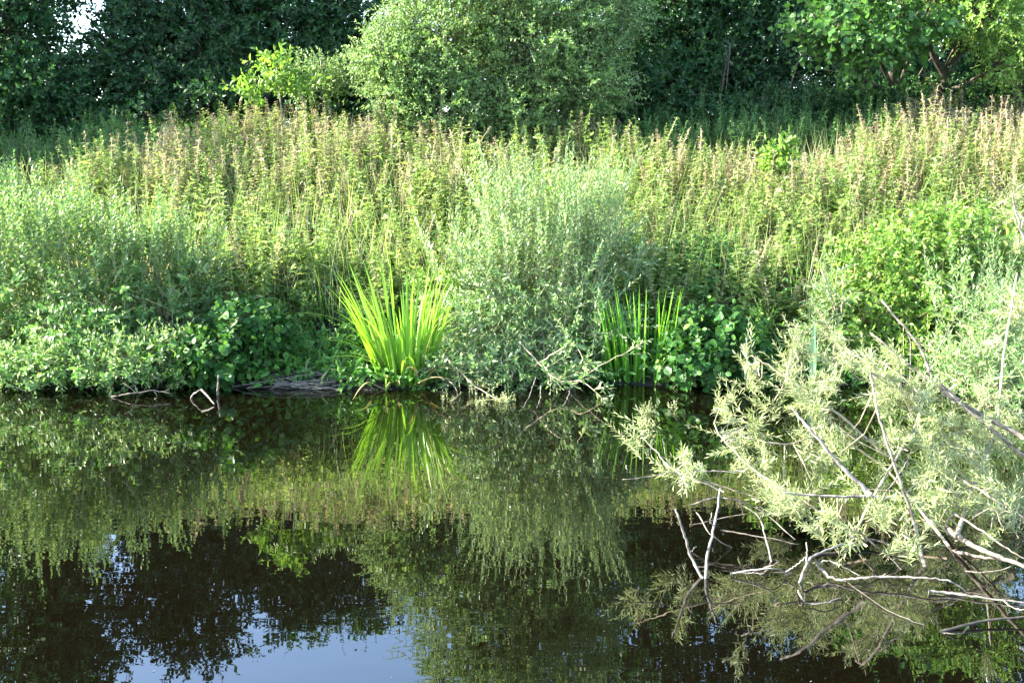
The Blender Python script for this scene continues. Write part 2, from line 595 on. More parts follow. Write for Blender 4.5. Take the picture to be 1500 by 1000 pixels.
tree('dark tree hidden behind the broad sunlit tree', (-0.2, 17.4),
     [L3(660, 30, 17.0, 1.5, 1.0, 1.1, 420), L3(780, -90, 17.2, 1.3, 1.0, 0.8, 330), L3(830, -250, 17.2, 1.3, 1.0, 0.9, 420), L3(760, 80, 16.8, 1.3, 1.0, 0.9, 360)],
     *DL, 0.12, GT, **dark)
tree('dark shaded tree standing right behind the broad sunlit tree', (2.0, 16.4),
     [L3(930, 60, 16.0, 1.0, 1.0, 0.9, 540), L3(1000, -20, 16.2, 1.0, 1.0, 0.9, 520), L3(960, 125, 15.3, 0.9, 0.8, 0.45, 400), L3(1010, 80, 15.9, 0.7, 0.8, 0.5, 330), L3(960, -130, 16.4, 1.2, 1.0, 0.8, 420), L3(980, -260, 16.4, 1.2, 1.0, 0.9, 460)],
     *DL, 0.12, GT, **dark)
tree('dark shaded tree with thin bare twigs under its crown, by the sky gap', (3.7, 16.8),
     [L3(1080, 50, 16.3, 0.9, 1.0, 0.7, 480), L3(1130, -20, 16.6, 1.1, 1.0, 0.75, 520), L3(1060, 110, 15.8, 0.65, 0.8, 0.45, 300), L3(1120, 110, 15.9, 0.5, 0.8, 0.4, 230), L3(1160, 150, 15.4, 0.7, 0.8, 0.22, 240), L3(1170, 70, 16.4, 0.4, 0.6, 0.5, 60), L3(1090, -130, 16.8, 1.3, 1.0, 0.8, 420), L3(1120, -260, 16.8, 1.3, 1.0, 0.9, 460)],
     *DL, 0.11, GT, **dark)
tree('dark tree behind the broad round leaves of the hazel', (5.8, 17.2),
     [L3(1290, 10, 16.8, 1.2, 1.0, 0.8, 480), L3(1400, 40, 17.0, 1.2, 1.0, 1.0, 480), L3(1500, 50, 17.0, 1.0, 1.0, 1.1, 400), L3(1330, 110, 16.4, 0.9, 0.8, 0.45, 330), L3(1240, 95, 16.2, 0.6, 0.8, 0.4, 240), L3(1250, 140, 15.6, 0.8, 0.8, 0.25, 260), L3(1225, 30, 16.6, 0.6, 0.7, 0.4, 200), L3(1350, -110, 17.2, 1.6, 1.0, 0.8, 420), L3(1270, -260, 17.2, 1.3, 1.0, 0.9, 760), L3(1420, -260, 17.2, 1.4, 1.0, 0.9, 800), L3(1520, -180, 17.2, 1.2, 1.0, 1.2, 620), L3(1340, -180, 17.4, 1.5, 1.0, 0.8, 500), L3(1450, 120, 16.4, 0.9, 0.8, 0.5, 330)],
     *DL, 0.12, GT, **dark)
# the same row going on past the left edge: it shades the left end of the bank
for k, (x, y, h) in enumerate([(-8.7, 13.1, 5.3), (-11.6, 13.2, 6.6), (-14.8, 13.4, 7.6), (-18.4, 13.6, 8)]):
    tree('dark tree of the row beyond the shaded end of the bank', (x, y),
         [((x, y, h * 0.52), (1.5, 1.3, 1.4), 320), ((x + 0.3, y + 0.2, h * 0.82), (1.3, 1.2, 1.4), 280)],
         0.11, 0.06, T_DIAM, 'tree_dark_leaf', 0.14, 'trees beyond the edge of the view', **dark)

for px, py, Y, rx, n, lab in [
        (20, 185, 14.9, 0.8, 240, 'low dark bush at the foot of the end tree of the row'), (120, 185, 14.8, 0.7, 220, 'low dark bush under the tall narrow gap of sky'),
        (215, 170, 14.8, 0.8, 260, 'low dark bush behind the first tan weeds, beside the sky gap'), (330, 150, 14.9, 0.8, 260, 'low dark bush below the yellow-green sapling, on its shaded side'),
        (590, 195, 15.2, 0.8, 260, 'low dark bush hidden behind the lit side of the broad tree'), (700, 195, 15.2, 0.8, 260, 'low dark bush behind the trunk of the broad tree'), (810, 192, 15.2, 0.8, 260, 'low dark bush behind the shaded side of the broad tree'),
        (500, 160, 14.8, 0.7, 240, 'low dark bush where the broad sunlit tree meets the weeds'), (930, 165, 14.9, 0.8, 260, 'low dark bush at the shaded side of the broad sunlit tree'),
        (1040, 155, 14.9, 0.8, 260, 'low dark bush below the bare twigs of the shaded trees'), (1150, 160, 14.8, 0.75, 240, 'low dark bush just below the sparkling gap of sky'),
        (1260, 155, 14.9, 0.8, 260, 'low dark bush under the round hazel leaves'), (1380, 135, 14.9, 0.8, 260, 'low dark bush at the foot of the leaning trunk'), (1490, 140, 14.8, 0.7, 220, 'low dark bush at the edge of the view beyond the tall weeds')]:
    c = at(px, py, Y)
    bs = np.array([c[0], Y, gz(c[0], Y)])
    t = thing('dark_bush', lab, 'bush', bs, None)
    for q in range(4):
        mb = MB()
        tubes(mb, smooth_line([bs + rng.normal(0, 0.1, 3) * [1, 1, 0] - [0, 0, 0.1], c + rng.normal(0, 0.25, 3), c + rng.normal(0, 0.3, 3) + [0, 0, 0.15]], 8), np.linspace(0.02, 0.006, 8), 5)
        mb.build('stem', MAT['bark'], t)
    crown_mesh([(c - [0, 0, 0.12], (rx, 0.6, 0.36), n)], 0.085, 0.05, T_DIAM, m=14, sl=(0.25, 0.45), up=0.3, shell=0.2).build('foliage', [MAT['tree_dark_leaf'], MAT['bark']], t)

# broad sunlit tree in the middle
tree('broad bushy tree behind the weeds, sunlit on one side, shaded on the other', (0.2, 14.4),
     [L3(640, 60, 14.0, 0.85, 0.9, 0.95, 980), L3(720, -40, 14.2, 1.1, 1.0, 1.0, 980), L3(575, 85, 13.7, 0.5, 0.6, 0.45, 455),
      L3(640, 150, 13.7, 0.7, 0.7, 0.5, 630), L3(790, 70, 14.1, 0.95, 0.9, 1.0, 980), L3(860, 10, 14.3, 0.8, 0.8, 0.8, 665),
      L3(850, 115, 14.0, 0.7, 0.75, 0.6, 577), L3(750, 165, 13.8, 0.7, 0.7, 0.45, 525), L3(690, -170, 14.3, 0.9, 0.9, 0.75, 560), L3(585, 140, 13.6, 0.42, 0.5, 0.4, 297), L3(815, -110, 14.4, 0.9, 0.8, 0.8, 525)],
     0.056, 0.028, T_LANCE, 'tree_mid_leaf', 0.1, None, name='bushy_tree', m=18, sl=(0.25, 0.5), up=0.35, shell=0.4)

# hazel with broad round leaves, and a small-leaved tree with a leaning trunk at the right
tree('hazel tree with broad round pale leaves hanging over the shaded weeds', (5.3, 15.2),
     [L3(1200, 40, 13.6, 0.5, 0.6, 0.3, 60), L3(1270, 65, 13.7, 0.6, 0.6, 0.3, 110), L3(1260, -5, 13.8, 0.7, 0.7, 0.3, 80), L3(1330, 40, 13.9, 0.6, 0.7, 0.35, 80), L3(1380, -60, 14.2, 1.0, 0.9, 0.5, 110)],
     0.09, 0.078, T_ROUND, 'hazel_leaf', 0.09, None, name='hazel_tree', m=10, sl=(0.35, 0.6), up=0.0, shell=0.2, ang=62)
tree('small-leaved sunlit tree with a bare leaning trunk at the edge of the view', (5.6, 14.9),
     [L3(1430, 15, 14.0, 0.75, 0.7, 0.45, 330), L3(1490, 70, 13.9, 0.5, 0.6, 0.5, 260), L3(1390, -50, 14.2, 0.8, 0.8, 0.5, 280), L3(1500, -60, 14.0, 0.9, 0.9, 0.6, 300), L3(1560, 90, 14, 0.5, 0.6, 0.6, 200)],
     0.05, 0.026, T_OVAL, 'bush_leaf', 0.11, None, name='leaning_tree', m=16, sl=(0.25, 0.45), up=0.15, shell=0.3)

# small saplings
def sapling(label, px, py, Y, rx, rz, n, leafL, leafW, mat, tpl=T_OVAL, m=12, name='sapling', extra=()):
    c = at(px, py, Y)
    base = np.array([c[0], Y + 0.1, gz(c[0], Y + 0.1)])
    t = thing(name, label, 'sapling', base)
    mb = MB()
    tubes(mb, smooth_line([base - [0, 0, 0.1], (base + c) / 2 + [0.04, 0, 0], c + [0, 0, rz * 0.6]], 9), np.linspace(0.018, 0.006, 9), 5)
    mb.build('stem', MAT['willow_twig'], t, smooth=True)
    lobes = [(c, (rx, rx, rz), n)] + list(extra)
    crown_mesh(lobes, leafL, leafW, tpl, m=m, sl=(0.2, 0.35), up=0.5, shell=0.2).build('foliage', [MAT[mat], MAT['green_stem']], t)
    return t


sapling('small bright yellow-green sapling in the sun before the dark trees', 405, 105, 13.3, 0.27, 0.22, 34, 0.09, 0.045, 'yellow_leaf',
        extra=[L3(372, 130, 13.4, 0.22, 0.3, 0.14, 20), L3(440, 122, 13.5, 0.22, 0.3, 0.16, 18)])
sapling('small leafy sapling with glowing pale leaves amid the weeds below the shade', 1140, 232, 11.7, 0.12, 0.2, 34, 0.1, 0.045, 'yellow_leaf')
sapling('bright green sapling amid the yellow weeds above the dark round-leaved bush', 465, 378, 10.9, 0.26, 0.26, 50, 0.075, 0.04, 'bush_leaf')
sapling('soft grey-green leafy bush in front of the dark trees by the pale sapling', 470, 112, 14.2, 0.5, 0.32, 150, 0.055, 0.026, 'tree_mid_leaf', m=16, name='bush')

# ------------------------------------------------------------------ weeds on the slope
def weed_data(h, kind, tpl=T_LANCE):
    """(stem, foliage, flower) triangle lists of one tall weed standing at the origin"""
    st, fo, fl = MB(), MB(), MB()
    lean = rng.normal(0, 0.07, 2)
    k = 9
    t = np.linspace(0, 1, k)
    P = np.stack([lean[0] * h * t ** 2, lean[1] * h * t ** 2, h * t], -1)
    tubes(st, P, np.linspace(0.0055, 0.0018, k), 3)
    leafy = kind == 'leafy'
    step = 0.062 if leafy else 0.056
    nn = int(h / step)
    tn = np.linspace(0.1, 1, nn) + rng.uniform(-0.3, 0.3, nn) * step / h
    for j, u in enumerate(tn):
        p = np.array([lean[0] * h * u * u, lean[1] * h * u * u, h * u])
        nl = 2 if (u < 0.55 or rng.uniform() < 0.4) else 3
        if leafy:
            nl = rng.integers(2, 5)
        for q in range(nl):
            a = j * 1.571 + q * 6.283 / nl + rng.normal(0, 0.35)
            rad = np.array([math.cos(a), math.sin(a), 0])
            if leafy:
                ll = 0.115 * (1 - 0.5 * u ** 3) * rng.uniform(0.6, 1.2)
                D = rad * 0.8 + np.array([0, 0, rng.uniform(-0.8, 1.1)])
            else:
                ll = (0.11 - 0.085 * max(0, u - 0.25)) * rng.uniform(0.6, 1.25)
                D = rad * 0.8 + np.array([0, 0, rng.uniform(-0.6, 0.5)])
            if u > 0.93:
                ll *= 0.7
            leaves(fo, p[None], D[None], (np.array([0, 0, 1.0]) + rad * 0.4 + rng.normal(0, 0.6 if leafy else 0.35, 3))[None], ll, ll * (0.36 if leafy else 0.3) * (1.0 if tpl is T_LANCE else 1.35), tpl)
        if u > 0.66:
            for q in range(2 if leafy else 5):
                a = rng.uniform(0, 6.28)
                rad = np.array([math.cos(a), math.sin(a), 0])
                D = rad * 0.6 + np.array([0, 0, rng.uniform(-1.0, 0.6)])
                leaves(fl, (p + rad * 0.005 + [0, 0, rng.uniform(-0.03, 0.03)])[None], D[None], rand_dir(1), rng.uniform(0.02, 0.048) * (1.3 - 0.6 * u), 0.012, T_DIAM)
    fk = t > 0.6
    tubes(fl, P[fk], 0.003, 3)
    return st, fo, fl


KINDS = {'tan': ('weed_olive', 'weed_flower'), 'rose': ('weed_olive', 'weed_rose'), 'green': ('weed_green', 'weed_green'), 'shade': ('weed_painted_shade', 'weed_painted_shade'), 'leafy': ('weed_green', 'weed_green')}
protos = {}
for kd in KINDS:
    protos[kd] = []
    for q in range(5):
        h = 1.0
        far = weed_data(1.3, kd, T_DIAM)
        a, b, c = weed_data(1.3, kd)
        lm, fm = KINDS[kd]
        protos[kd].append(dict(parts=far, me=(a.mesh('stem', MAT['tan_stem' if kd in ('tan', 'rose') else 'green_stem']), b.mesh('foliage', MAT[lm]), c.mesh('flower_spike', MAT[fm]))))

# positions over the slope
pos = []
for _ in range(30000):
    y = rng.uniform(9.75, 15.0)
    x = rng.uniform(-0.62, 0.62) * y
    pos.append((x, y))
    if len(pos) >= 9600:
        break
pos = np.array(pos)
px_ = 750 + F * pos[:, 0] / pos[:, 1]
noise = np.sin(pos[:, 0] * 1.3 + 0.7) * np.sin(pos[:, 1] * 1.9 + pos[:, 0] * 0.6) + 0.6 * np.sin(pos[:, 0] * 3.1 + 2) * np.sin(pos[:, 1] * 2.7)
ok = np.ones(len(pos), bool)
ok &= ~((px_ < 330) & (pos[:, 1] > 12.9) & (rng.uniform(size=len(pos)) < 0.3))
ok &= ~((px_ < 330) & (pos[:, 1] < 10.6))            # the willow shrubs stand here
ok &= ~((np.abs(px_ - 780) < 130) & (pos[:, 1] < 10.9))
ok &= ~((px_ > 1180) & (pos[:, 1] < 10.6))
ok &= ~((px_ > 395) & (px_ < 545) & (pos[:, 1] < 10.0))
ok &= ~((np.abs(px_ - 740) < 170) & (pos[:, 1] > 13.7))
pos, px_, noise = pos[ok], px_[ok], noise[ok]
TOPX = [-50, 60, 200, 330, 400, 520, 600, 700, 830, 930, 1050, 1150, 1250, 1330, 1440, 1560]
TOPY = [178, 182, 176, 156, 150, 156, 178, 185, 172, 172, 160, 165, 160, 143, 133, 122]
top = np.interp(px_, TOPX, TOPY) + 9 * np.sin(px_ / 37.0) + 7 * np.sin(px_ / 16.0 + 1) + rng.normal(10, 12, len(pos)) - (rng.uniform(size=len(pos)) < 0.12) * rng.uniform(10, 38, len(pos))
band = np.maximum(np.clip(1 - np.abs(px_ - 1120) / 150, 0, 1) ** 0.5 * (px_ > 940), np.clip((240 - px_) / 110, 0, 1) * 0.55)
lit_end = np.where(px_ > 600, 13.15, 12.7)
top = top + np.where(pos[:, 1] < lit_end, 62 * band, -6 * band)
hmax = at(px_, top, pos[:, 1])[:, 2] - gz(pos[:, 0], pos[:, 1])
ht = 0.68 + 0.17 * noise + rng.normal(0, 0.17, len(pos)) + (rng.uniform(size=len(pos)) < 0.1) * 0.25 + 0.1 * (pos[:, 1] > 11.5)
ht += 0.14 * np.clip((px_ - 1230) / 150, 0, 1) * (pos[:, 1] > 11.8)
ht *= np.where(pos[:, 1] < 11.0, 0.85, 1.0) * np.where((px_ < 240) & (pos[:, 1] > 12), 0.8, 1.0)
# hollow below the shade between the lit weeds and the dark trees
hollow = (px_ > 950) & (px_ < 1250) & (pos[:, 1] > 12.6) & (pos[:, 1] < 13.6)
ht = np.where(hollow, ht * 0.85, ht)
ht = np.where((band > 0.1) & (pos[:, 1] > lit_end), np.maximum(ht, 0.8 + rng.normal(0, 0.12, len(pos))), ht)
ht = np.clip(np.minimum(ht, hmax), 0.35, 1.6)
kinds = []
for (x, y), p, nzv in zip(pos, px_, noise):
    w_tan = 0.34 + 0.35 * (p > 200) * (p < 680) * (y > 11) + 0.1 * (p > 900) + 0.3 * (p > 1050) + 0.15 * nzv
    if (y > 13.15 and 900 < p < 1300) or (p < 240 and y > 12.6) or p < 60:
        kinds.append('shade')  # weeds in the shaded bands take the darkened colour
    elif (y < 11.6 and rng.uniform() < 0.6) or rng.uniform() < 0.12:
        kinds.append('leafy')
    elif rng.uniform() < w_tan:
        kinds.append('rose' if rng.uniform() < (0.62 if p > 1180 or y > 12.0 else 0.35) else 'tan')
    else:
        kinds.append('green')
kinds = np.array(kinds)
# the 300 that show largest become things of their own
score = ((px_ > 0) & (px_ < 1500)) * ht / pos[:, 1] * (1 + 0.9 * ((ht > 1.12) & (pos[:, 1] > 11.5))) + rng.uniform(0, 0.02, len(pos))
order = np.argsort(-score)
ind = set(order[:300].tolist())


def zone(p, y):
    if p < 330:
        return 'behind the grey-green willow shrubs'
    if p < 560:
        return 'between the dark round-leaved bush and the dark trees'
    if p < 700:
        return 'up the slope behind the bright iris clump'
    if p < 900:
        return 'behind the silvery willow shrub, before the broad tree'
    if p < 1060:
        return 'up the slope from the fresh green iris clump'
    if p < 1230:
        return 'below the shaded weeds and the sky gap'
    return 'on the slope above the broad-leaved bush'


LOOK = {'tan': 'tall weed with tan flower spike', 'rose': 'tall weed with brownish rose spike', 'green': 'tall yellow-green leafy weed', 'shade': 'tall dull green weed', 'leafy': 'bushy broad-leaved green weed'}
mass = MB()
for i in range(len(pos)):
    x, y = pos[i]
    kd = kinds[i]
    pr = protos[kd][rng.integers(0, 5)]
    s = ht[i] / 1.3
    rz = rng.uniform(0, 6.28)
    sx = rng.uniform(0.85, 1.2)
    z = float(gz(x, y)) - 0.03
    tl = rng.normal(0, 0.06 if rng.uniform() < 0.85 else 0.22, 2)
    if i in ind:
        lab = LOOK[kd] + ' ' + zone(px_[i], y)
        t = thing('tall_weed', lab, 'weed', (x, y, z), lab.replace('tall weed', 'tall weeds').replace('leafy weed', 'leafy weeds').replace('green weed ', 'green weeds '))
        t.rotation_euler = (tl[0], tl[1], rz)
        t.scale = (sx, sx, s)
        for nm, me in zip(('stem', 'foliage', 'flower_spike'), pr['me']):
            o = bpy.data.objects.new(nm, me)
            COL.objects.link(o)
            o.parent = t
    else:
        c, sn = math.cos(rz), math.sin(rz)
        M = np.array([[c * sx, -sn * sx, 0], [sn * sx, c * sx, 0], [0, 0, s]])
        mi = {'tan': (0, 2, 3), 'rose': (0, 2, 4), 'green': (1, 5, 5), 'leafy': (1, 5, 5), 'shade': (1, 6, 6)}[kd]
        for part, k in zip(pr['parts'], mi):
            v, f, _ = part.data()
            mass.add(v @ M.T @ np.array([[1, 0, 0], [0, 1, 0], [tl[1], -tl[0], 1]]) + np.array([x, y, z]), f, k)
o = mass.build('weeds', [MAT[k] for k in ('tan_stem', 'green_stem', 'weed_olive', 'weed_flower', 'weed_rose', 'weed_green', 'weed_painted_shade')])
o['kind'] = 'stuff'
o['label'] = 'dense mass of tall weeds covering the slope of the bank'

# thin grasses standing between the weeds
mb = MB()
n = 16000
y = rng.uniform(9.9, 14.6, n)
x = rng.uniform(-0.62, 0.62, n) * y
g_h = np.interp(750 + F * x / y, TOPX, TOPY) + 18 + rng.normal(0, 14, n)
g_h = np.clip(np.minimum(at(750 + F * x / y, g_h, y)[:, 2] - gz(x, y), rng.uniform(0.35, 1.05, n)), 0.15, 1.1)
D = np.stack([rng.normal(0, 0.16, n), rng.normal(0, 0.16, n), np.ones(n)], -1)
LN = rng.normal(0, 1, (n, 3)) + np.array([0, 0, 0.2])
T_GRASS = template([(0, 0), (0.25, 0.5), (0.6, 0.42), (1, 0)], 0.2, 0.22)
O = np.stack([x, y, gz(x, y) - 0.02], -1)
half = rng.uniform(size=n) < 0.55
leaves(mb, O[half], D[half], LN[half], g_h[half], 0.009, T_GRASS, 0)
leaves(mb, O[~half], D[~half], LN[~half], g_h[~half], 0.006, T_GRASS, 1)
o = mb.build('grass', [MAT['weed_green'], MAT['weed_flower']])
o['kind'] = 'stuff'
o['label'] = 'thin green and straw-coloured grasses between the weeds'

# low leafy undergrowth between the stems
mb = MB()
n = 26000
y = rng.uniform(9.2, 16.5, n)
x = rng.uniform(-0.64, 0.64, n) * y
z = gz(x, y)
keep = y > shore(x) + 0.18
x, y, z = x[keep], y[keep], z[keep]
n = len(x)
hh = np.where(y > 9.9, rng.uniform(0.0, 0.5, n), rng.uniform(0, 0.14, n))
D = rng.normal(0, 0.6, (n, 3)) + np.array([0, -0.25, 0.25])
LN = rng.normal(0, 0.4, (n, 3)) + np.array([0, -0.3, 1])
ll = rng.uniform(0.05, 0.1, n)
leaves(mb, np.stack([x, y, z + hh], -1), D, LN, ll, ll * 0.45, T_LANCE)
n = 16000
x = rng.uniform(-5.6, 5.6, n)
t = rng.uniform(-0.02, 0.8, n)
D = rng.normal(0, 0.5, (n, 3)) + np.array([0, -0.5, 0.15])
LN = rng.normal(0, 0.4, (n, 3)) + np.array([0, -0.4, 1])
ll = rng.uniform(0.04, 0.1, n)
clump = np.sin(x * 4.1) + np.sin(x * 9.3 + 1) * 0.6
y = shore(x) + t
sel = (clump + rng.normal(0, 0.6, n) > -1.0) & ~((x > -2.0) & (x < -1.45) & (t < 0.12))
leaves(mb, np.stack([x, y, gz(x, y) + rng.uniform(0.0, 0.16, n)], -1)[sel], D[sel], LN[sel], ll[sel], ll[sel] * 0.45, T_LANCE)
o = mb.build('undergrowth', MAT['herb_leaf'])
o['kind'] = 'stuff'
o['label'] = 'low leafy undergrowth between the weed stems'

# ------------------------------------------------------------------ shrubs along the water
def shrub(name, label, base, lobes, leafL, leafW, tpl, leafmat, stems=10, leaders=(), m=18, sl=(0.2, 0.4), up=0.5, ang=45, droop=0.05, shell=0.25, group=None, twig='willow_twig', cat='shrub', rnd=0.55, lead_m=30, taper=0.45):
    b = np.array([base[0], base[1], max(float(gz(base[0], base[1])), -0.02)])
    t = thing(name, label, cat, b, group)
    cs = [np.asarray(l[0]) for l in lobes]
    for k in range(stems):
        c = cs[k % len(cs)]
        r = np.asarray(lobes[k % len(cs)][1])
        e = c + rand_dir(1)[0] * r * 0.6 + np.array([0, 0, r[2] * 0.3])
        s = b + np.append(rng.normal(0, 0.12, 2), -0.05)
        mbs = MB()
        tubes(mbs, smooth_line([s, s * 0.55 + e * 0.45 + rng.normal(0, 0.06, 3), e], 9, 0.006), np.linspace(0.014, 0.004, 9), 5)
        mbs.build('stem', MAT[twig], t, smooth=True)
    mb = crown_mesh(lobes, leafL, leafW, tpl, m=m, sl=sl, up=up, ang=ang, droop=droop, shell=shell, rad=0.0028, rnd=rnd, taper=taper)
    for (c, r, nl, lo, hi) in leaders:                 # long upright shoots standing out of the top
        u = rng.uniform(-1, 1, (nl, 2))
        B = np.asarray(c) + np.stack([u[:, 0] * r[0], u[:, 1] * r[1], rng.uniform(-0.5, 0.35, nl) * r[2]], -1)
        D = np.stack([u[:, 0] * 0.22 + rng.normal(0, 0.1, nl), u[:, 1] * 0.2 + rng.normal(0, 0.1, nl), np.ones(nl)], -1)
        shoots(mb, B, D, rng.uniform(lo, hi, nl), lead_m, leafL, leafW, tpl, ang=ang - 5, droop=0.0, rad=0.0032, bend=rng.normal(0, 0.06, (nl, 3)), taper=0.55)
    mb.build('foliage', [MAT[leafmat], MAT[twig]], t)
    return t


wl = dict(leafL=0.062, leafW=0.027, tpl=T_OVAL, leafmat='willow_leaf', m=18, sl=(0.22, 0.42), stems=9)
shrub('willow_shrub', 'grey-green willow shrub at the edge of the view, tallest of the row', (-4.75, 9.4),
      [L3(20, 430, 9.6, 0.55, 0.5, 0.55, 260), L3(-60, 420, 9.7, 0.6, 0.5, 0.6, 160), L3(40, 532, 9.0, 0.6, 0.35, 0.22, 170)],
      leaders=[(at(20, 360, 9.7), (0.6, 0.45, 0.35), 120, 0.4, 0.75)], **wl)
shrub('willow_shrub', 'grey-green willow shrub whose foliage droops to the water beside a dead twig', (-3.75, 9.4),
      [L3(150, 440, 9.5, 0.5, 0.5, 0.5, 250), L3(170, 530, 8.95, 0.48, 0.32, 0.22, 180), L3(110, 490, 9.2, 0.35, 0.35, 0.3, 90)],
      leaders=[(at(150, 380, 9.7), (0.55, 0.45, 0.35), 110, 0.35, 0.68)], **wl)
shrub('willow_shrub', 'low willow shrub sloping down to the dark round-leaved bush', (-2.95, 9.6),
      [L3(255, 440, 9.7, 0.4, 0.45, 0.42, 190), L3(300, 420, 10.0, 0.4, 0.4, 0.35, 140), L3(250, 525, 9.05, 0.36, 0.3, 0.22, 120)],
      leaders=[(at(250, 385, 9.8), (0.45, 0.4, 0.25), 55, 0.28, 0.5)], **wl)

al = dict(leafL=0.085, leafW=0.07, tpl=T_ROUND, leafmat='alder_leaf', m=9, ang=60, droop=0.15, twig='bark')
shrub('round_leaved_bush', 'dark green round-leaved bush over the water above the bleached bent stick', (-2.3, 9.35),
      [L3(350, 490, 9.25, 0.32, 0.32, 0.32, 120), L3(310, 522, 9.0, 0.3, 0.25, 0.2, 80), L3(385, 500, 9.25, 0.2, 0.25, 0.24, 60)], stems=6, **al)
shrub('round_leaved_bush', 'dark green round-leaved bush between the iris clump and the pale fallen willow', (1.65, 9.4),
      [L3(1045, 500, 9.25, 0.36, 0.32, 0.3, 130), L3(1010, 530, 9.0, 0.28, 0.25, 0.2, 80), L3(1085, 520, 9.2, 0.2, 0.25, 0.22, 55)], stems=6, **al)
shrub('shaded_bush', 'dark blue-green bush half in shade behind the fresh iris clump', (1.75, 10.4),
      [L3(1040, 390, 10.4, 0.32, 0.3, 0.32, 110), L3(1010, 430, 10.1, 0.3, 0.3, 0.25, 80)], 0.085, 0.035, T_OVAL, 'alder_leaf', stems=5, m=12, ang=50, twig='green_stem')

# silvery willow in the middle
ctr = shrub('silver_willow_shrub', 'large silvery willow shrub leaning over the water between the two iris clumps', (0.25, 9.45),
      [L3(800, 345, 10.1, 0.66, 0.5, 0.38, 150), L3(780, 430, 9.7, 0.85, 0.55, 0.42, 220), L3(710, 480, 9.4, 0.62, 0.4, 0.34, 250), L3(850, 470, 9.45, 0.5, 0.4, 0.4, 220),
       L3(700, 530, 9.05, 0.45, 0.25, 0.2, 120), L3(790, 540, 9.1, 0.5, 0.25, 0.2, 130), L3(880, 370, 10.0, 0.45, 0.45, 0.4, 170), L3(715, 400, 9.9, 0.4, 0.4, 0.36, 150)],
      0.066, 0.023, T_LANCE, 'silver_leaf', stems=16, m=18, sl=(0.22, 0.45), up=0.5,
      leaders=[(at(800, 320, 10.0), (0.6, 0.45, 0.34), 120, 0.35, 0.72), (at(760, 400, 9.55), (0.75, 0.25, 0.3), 90, 0.4, 0.7)], lead_m=34)


def low_branch(parent, pts, r0, leafmat, nsh, leafL, leafW, m=9, name='branch', barkmat='willow_twig', tpl=T_OVAL, ls=(0.12, 0.22), ang=50, t0=0.25):
    """a drooping branch of the shrub with its own leaves"""
    ln = smooth_line(pts, None, 0.003)
    mb = MB()
    tubes(mb, ln, np.linspace(r0, r0 * 0.35, len(ln)), 5)
    o = mb.build(name, MAT[barkmat], parent, smooth=True)
    if nsh:
        i0 = int(len(ln) * t0)
        idx = rng.integers(i0, len(ln), nsh)
        D = nrm(np.gradient(ln, axis=0))[idx] * 0.7 + rng.normal(0, 0.45, (nsh, 3)) + [0, 0, 0.25]
        mb = MB()
        shoots(mb, ln[idx], D, rng.uniform(*ls, nsh), m, leafL, leafW, tpl, ang=ang, droop=0.05, rad=0.0018)
        mb.build('foliage', [MAT[leafmat], MAT[barkmat]], o)
    return o


low_branch(ctr, [at(760, 500, 9.0), at(815, 555, 8.75), at(855, 560, 8.6), at(895, 596, 8.45)], 0.008, 'silver_leaf', 20, 0.065, 0.022, m=6)
low_branch(ctr, [at(780, 540, 9.0), at(800, 525, 8.8), at(840, 505, 8.7), at(858, 535, 8.6)], 0.007, 'silver_leaf', 9, 0.075, 0.026, m=6)
low_branch(ctr, [at(830, 570, 8.9), at(880, 535, 8.8), at(925, 512, 8.7)], 0.005, 'silver_leaf', 5, 0.075, 0.024, m=6, t0=0.7)
low_branch(ctr, [at(650, 520, 9.0), at(690, 560, 8.8), at(735, 590, 8.5)], 0.008, 'pale_leaf', 22, 0.035, 0.012, m=9)
low_branch(ctr, [at(660, 520, 9.0), at(640, 535, 8.95), at(625, 545, 8.9)], 0.005, 'silver_leaf', 10, 0.045, 0.016)
for (a, b, y0) in (((785, 552), (762, 600), 8.75), ((792, 565), (783, 602), 8.75), ((835, 570), (818, 600), 8.75), ((655, 555), (672, 580), 8.9)):
    low_branch(ctr, [at(a[0], a[1], y0), (at(a[0], a[1], y0) + onwater(*b)) / 2 + [0.02, 0, 0], onwater(*b) - [0, 0, 0.03]], 0.005, None, 0, 0, 0, name='dead_twig', barkmat='grey_branch')

# leafy bush and upright willows on the right bank
shrub('broad_leaved_bush', 'broad-leaved bright green bush on the bank behind the bare grey branches', (3.9, 10.2),
      [L3(1280, 400, 10.0, 0.55, 0.45, 0.4, 190), L3(1360, 360, 10.2, 0.55, 0.45, 0.4, 200), L3(1250, 470, 9.6, 0.45, 0.4, 0.35, 150), L3(1350, 460, 9.7, 0.6, 0.45, 0.45, 210), L3(1440, 360, 10.2, 0.5, 0.45, 0.4, 140), L3(1300, 540, 9.3, 0.5, 0.35, 0.3, 120)],
      0.078, 0.038, T_OVAL, 'bush_leaf', stems=14, m=12, sl=(0.22, 0.4), up=0.35, ang=58, twig='tan_stem')
shrub('upright_willow', 'pale upright willow shoots crowding the edge of the view above the dead branches', (4.3, 8.7),
      [L3(1470, 480, 8.8, 0.38, 0.4, 0.45, 190), L3(1420, 530, 8.6, 0.35, 0.35, 0.3, 130), L3(1500, 570, 8.3, 0.35, 0.35, 0.3, 110)],
      0.06, 0.016, T_LANCE, 'silver_leaf', stems=9, m=20, sl=(0.25, 0.45),
      leaders=[(at(1450, 470, 8.8), (0.45, 0.35, 0.3), 50, 0.4, 0.75)])
shrub('grey_willow_bush', 'small soft grey-green willow at the water behind the pale sprays', (2.75, 9.3),
      [L3(1200, 500, 9.3, 0.22, 0.25, 0.4, 90), L3(1215, 430, 9.5, 0.2, 0.25, 0.3, 60)], 0.05, 0.013, T_LANCE, 'silver_leaf', stems=4, m=18)

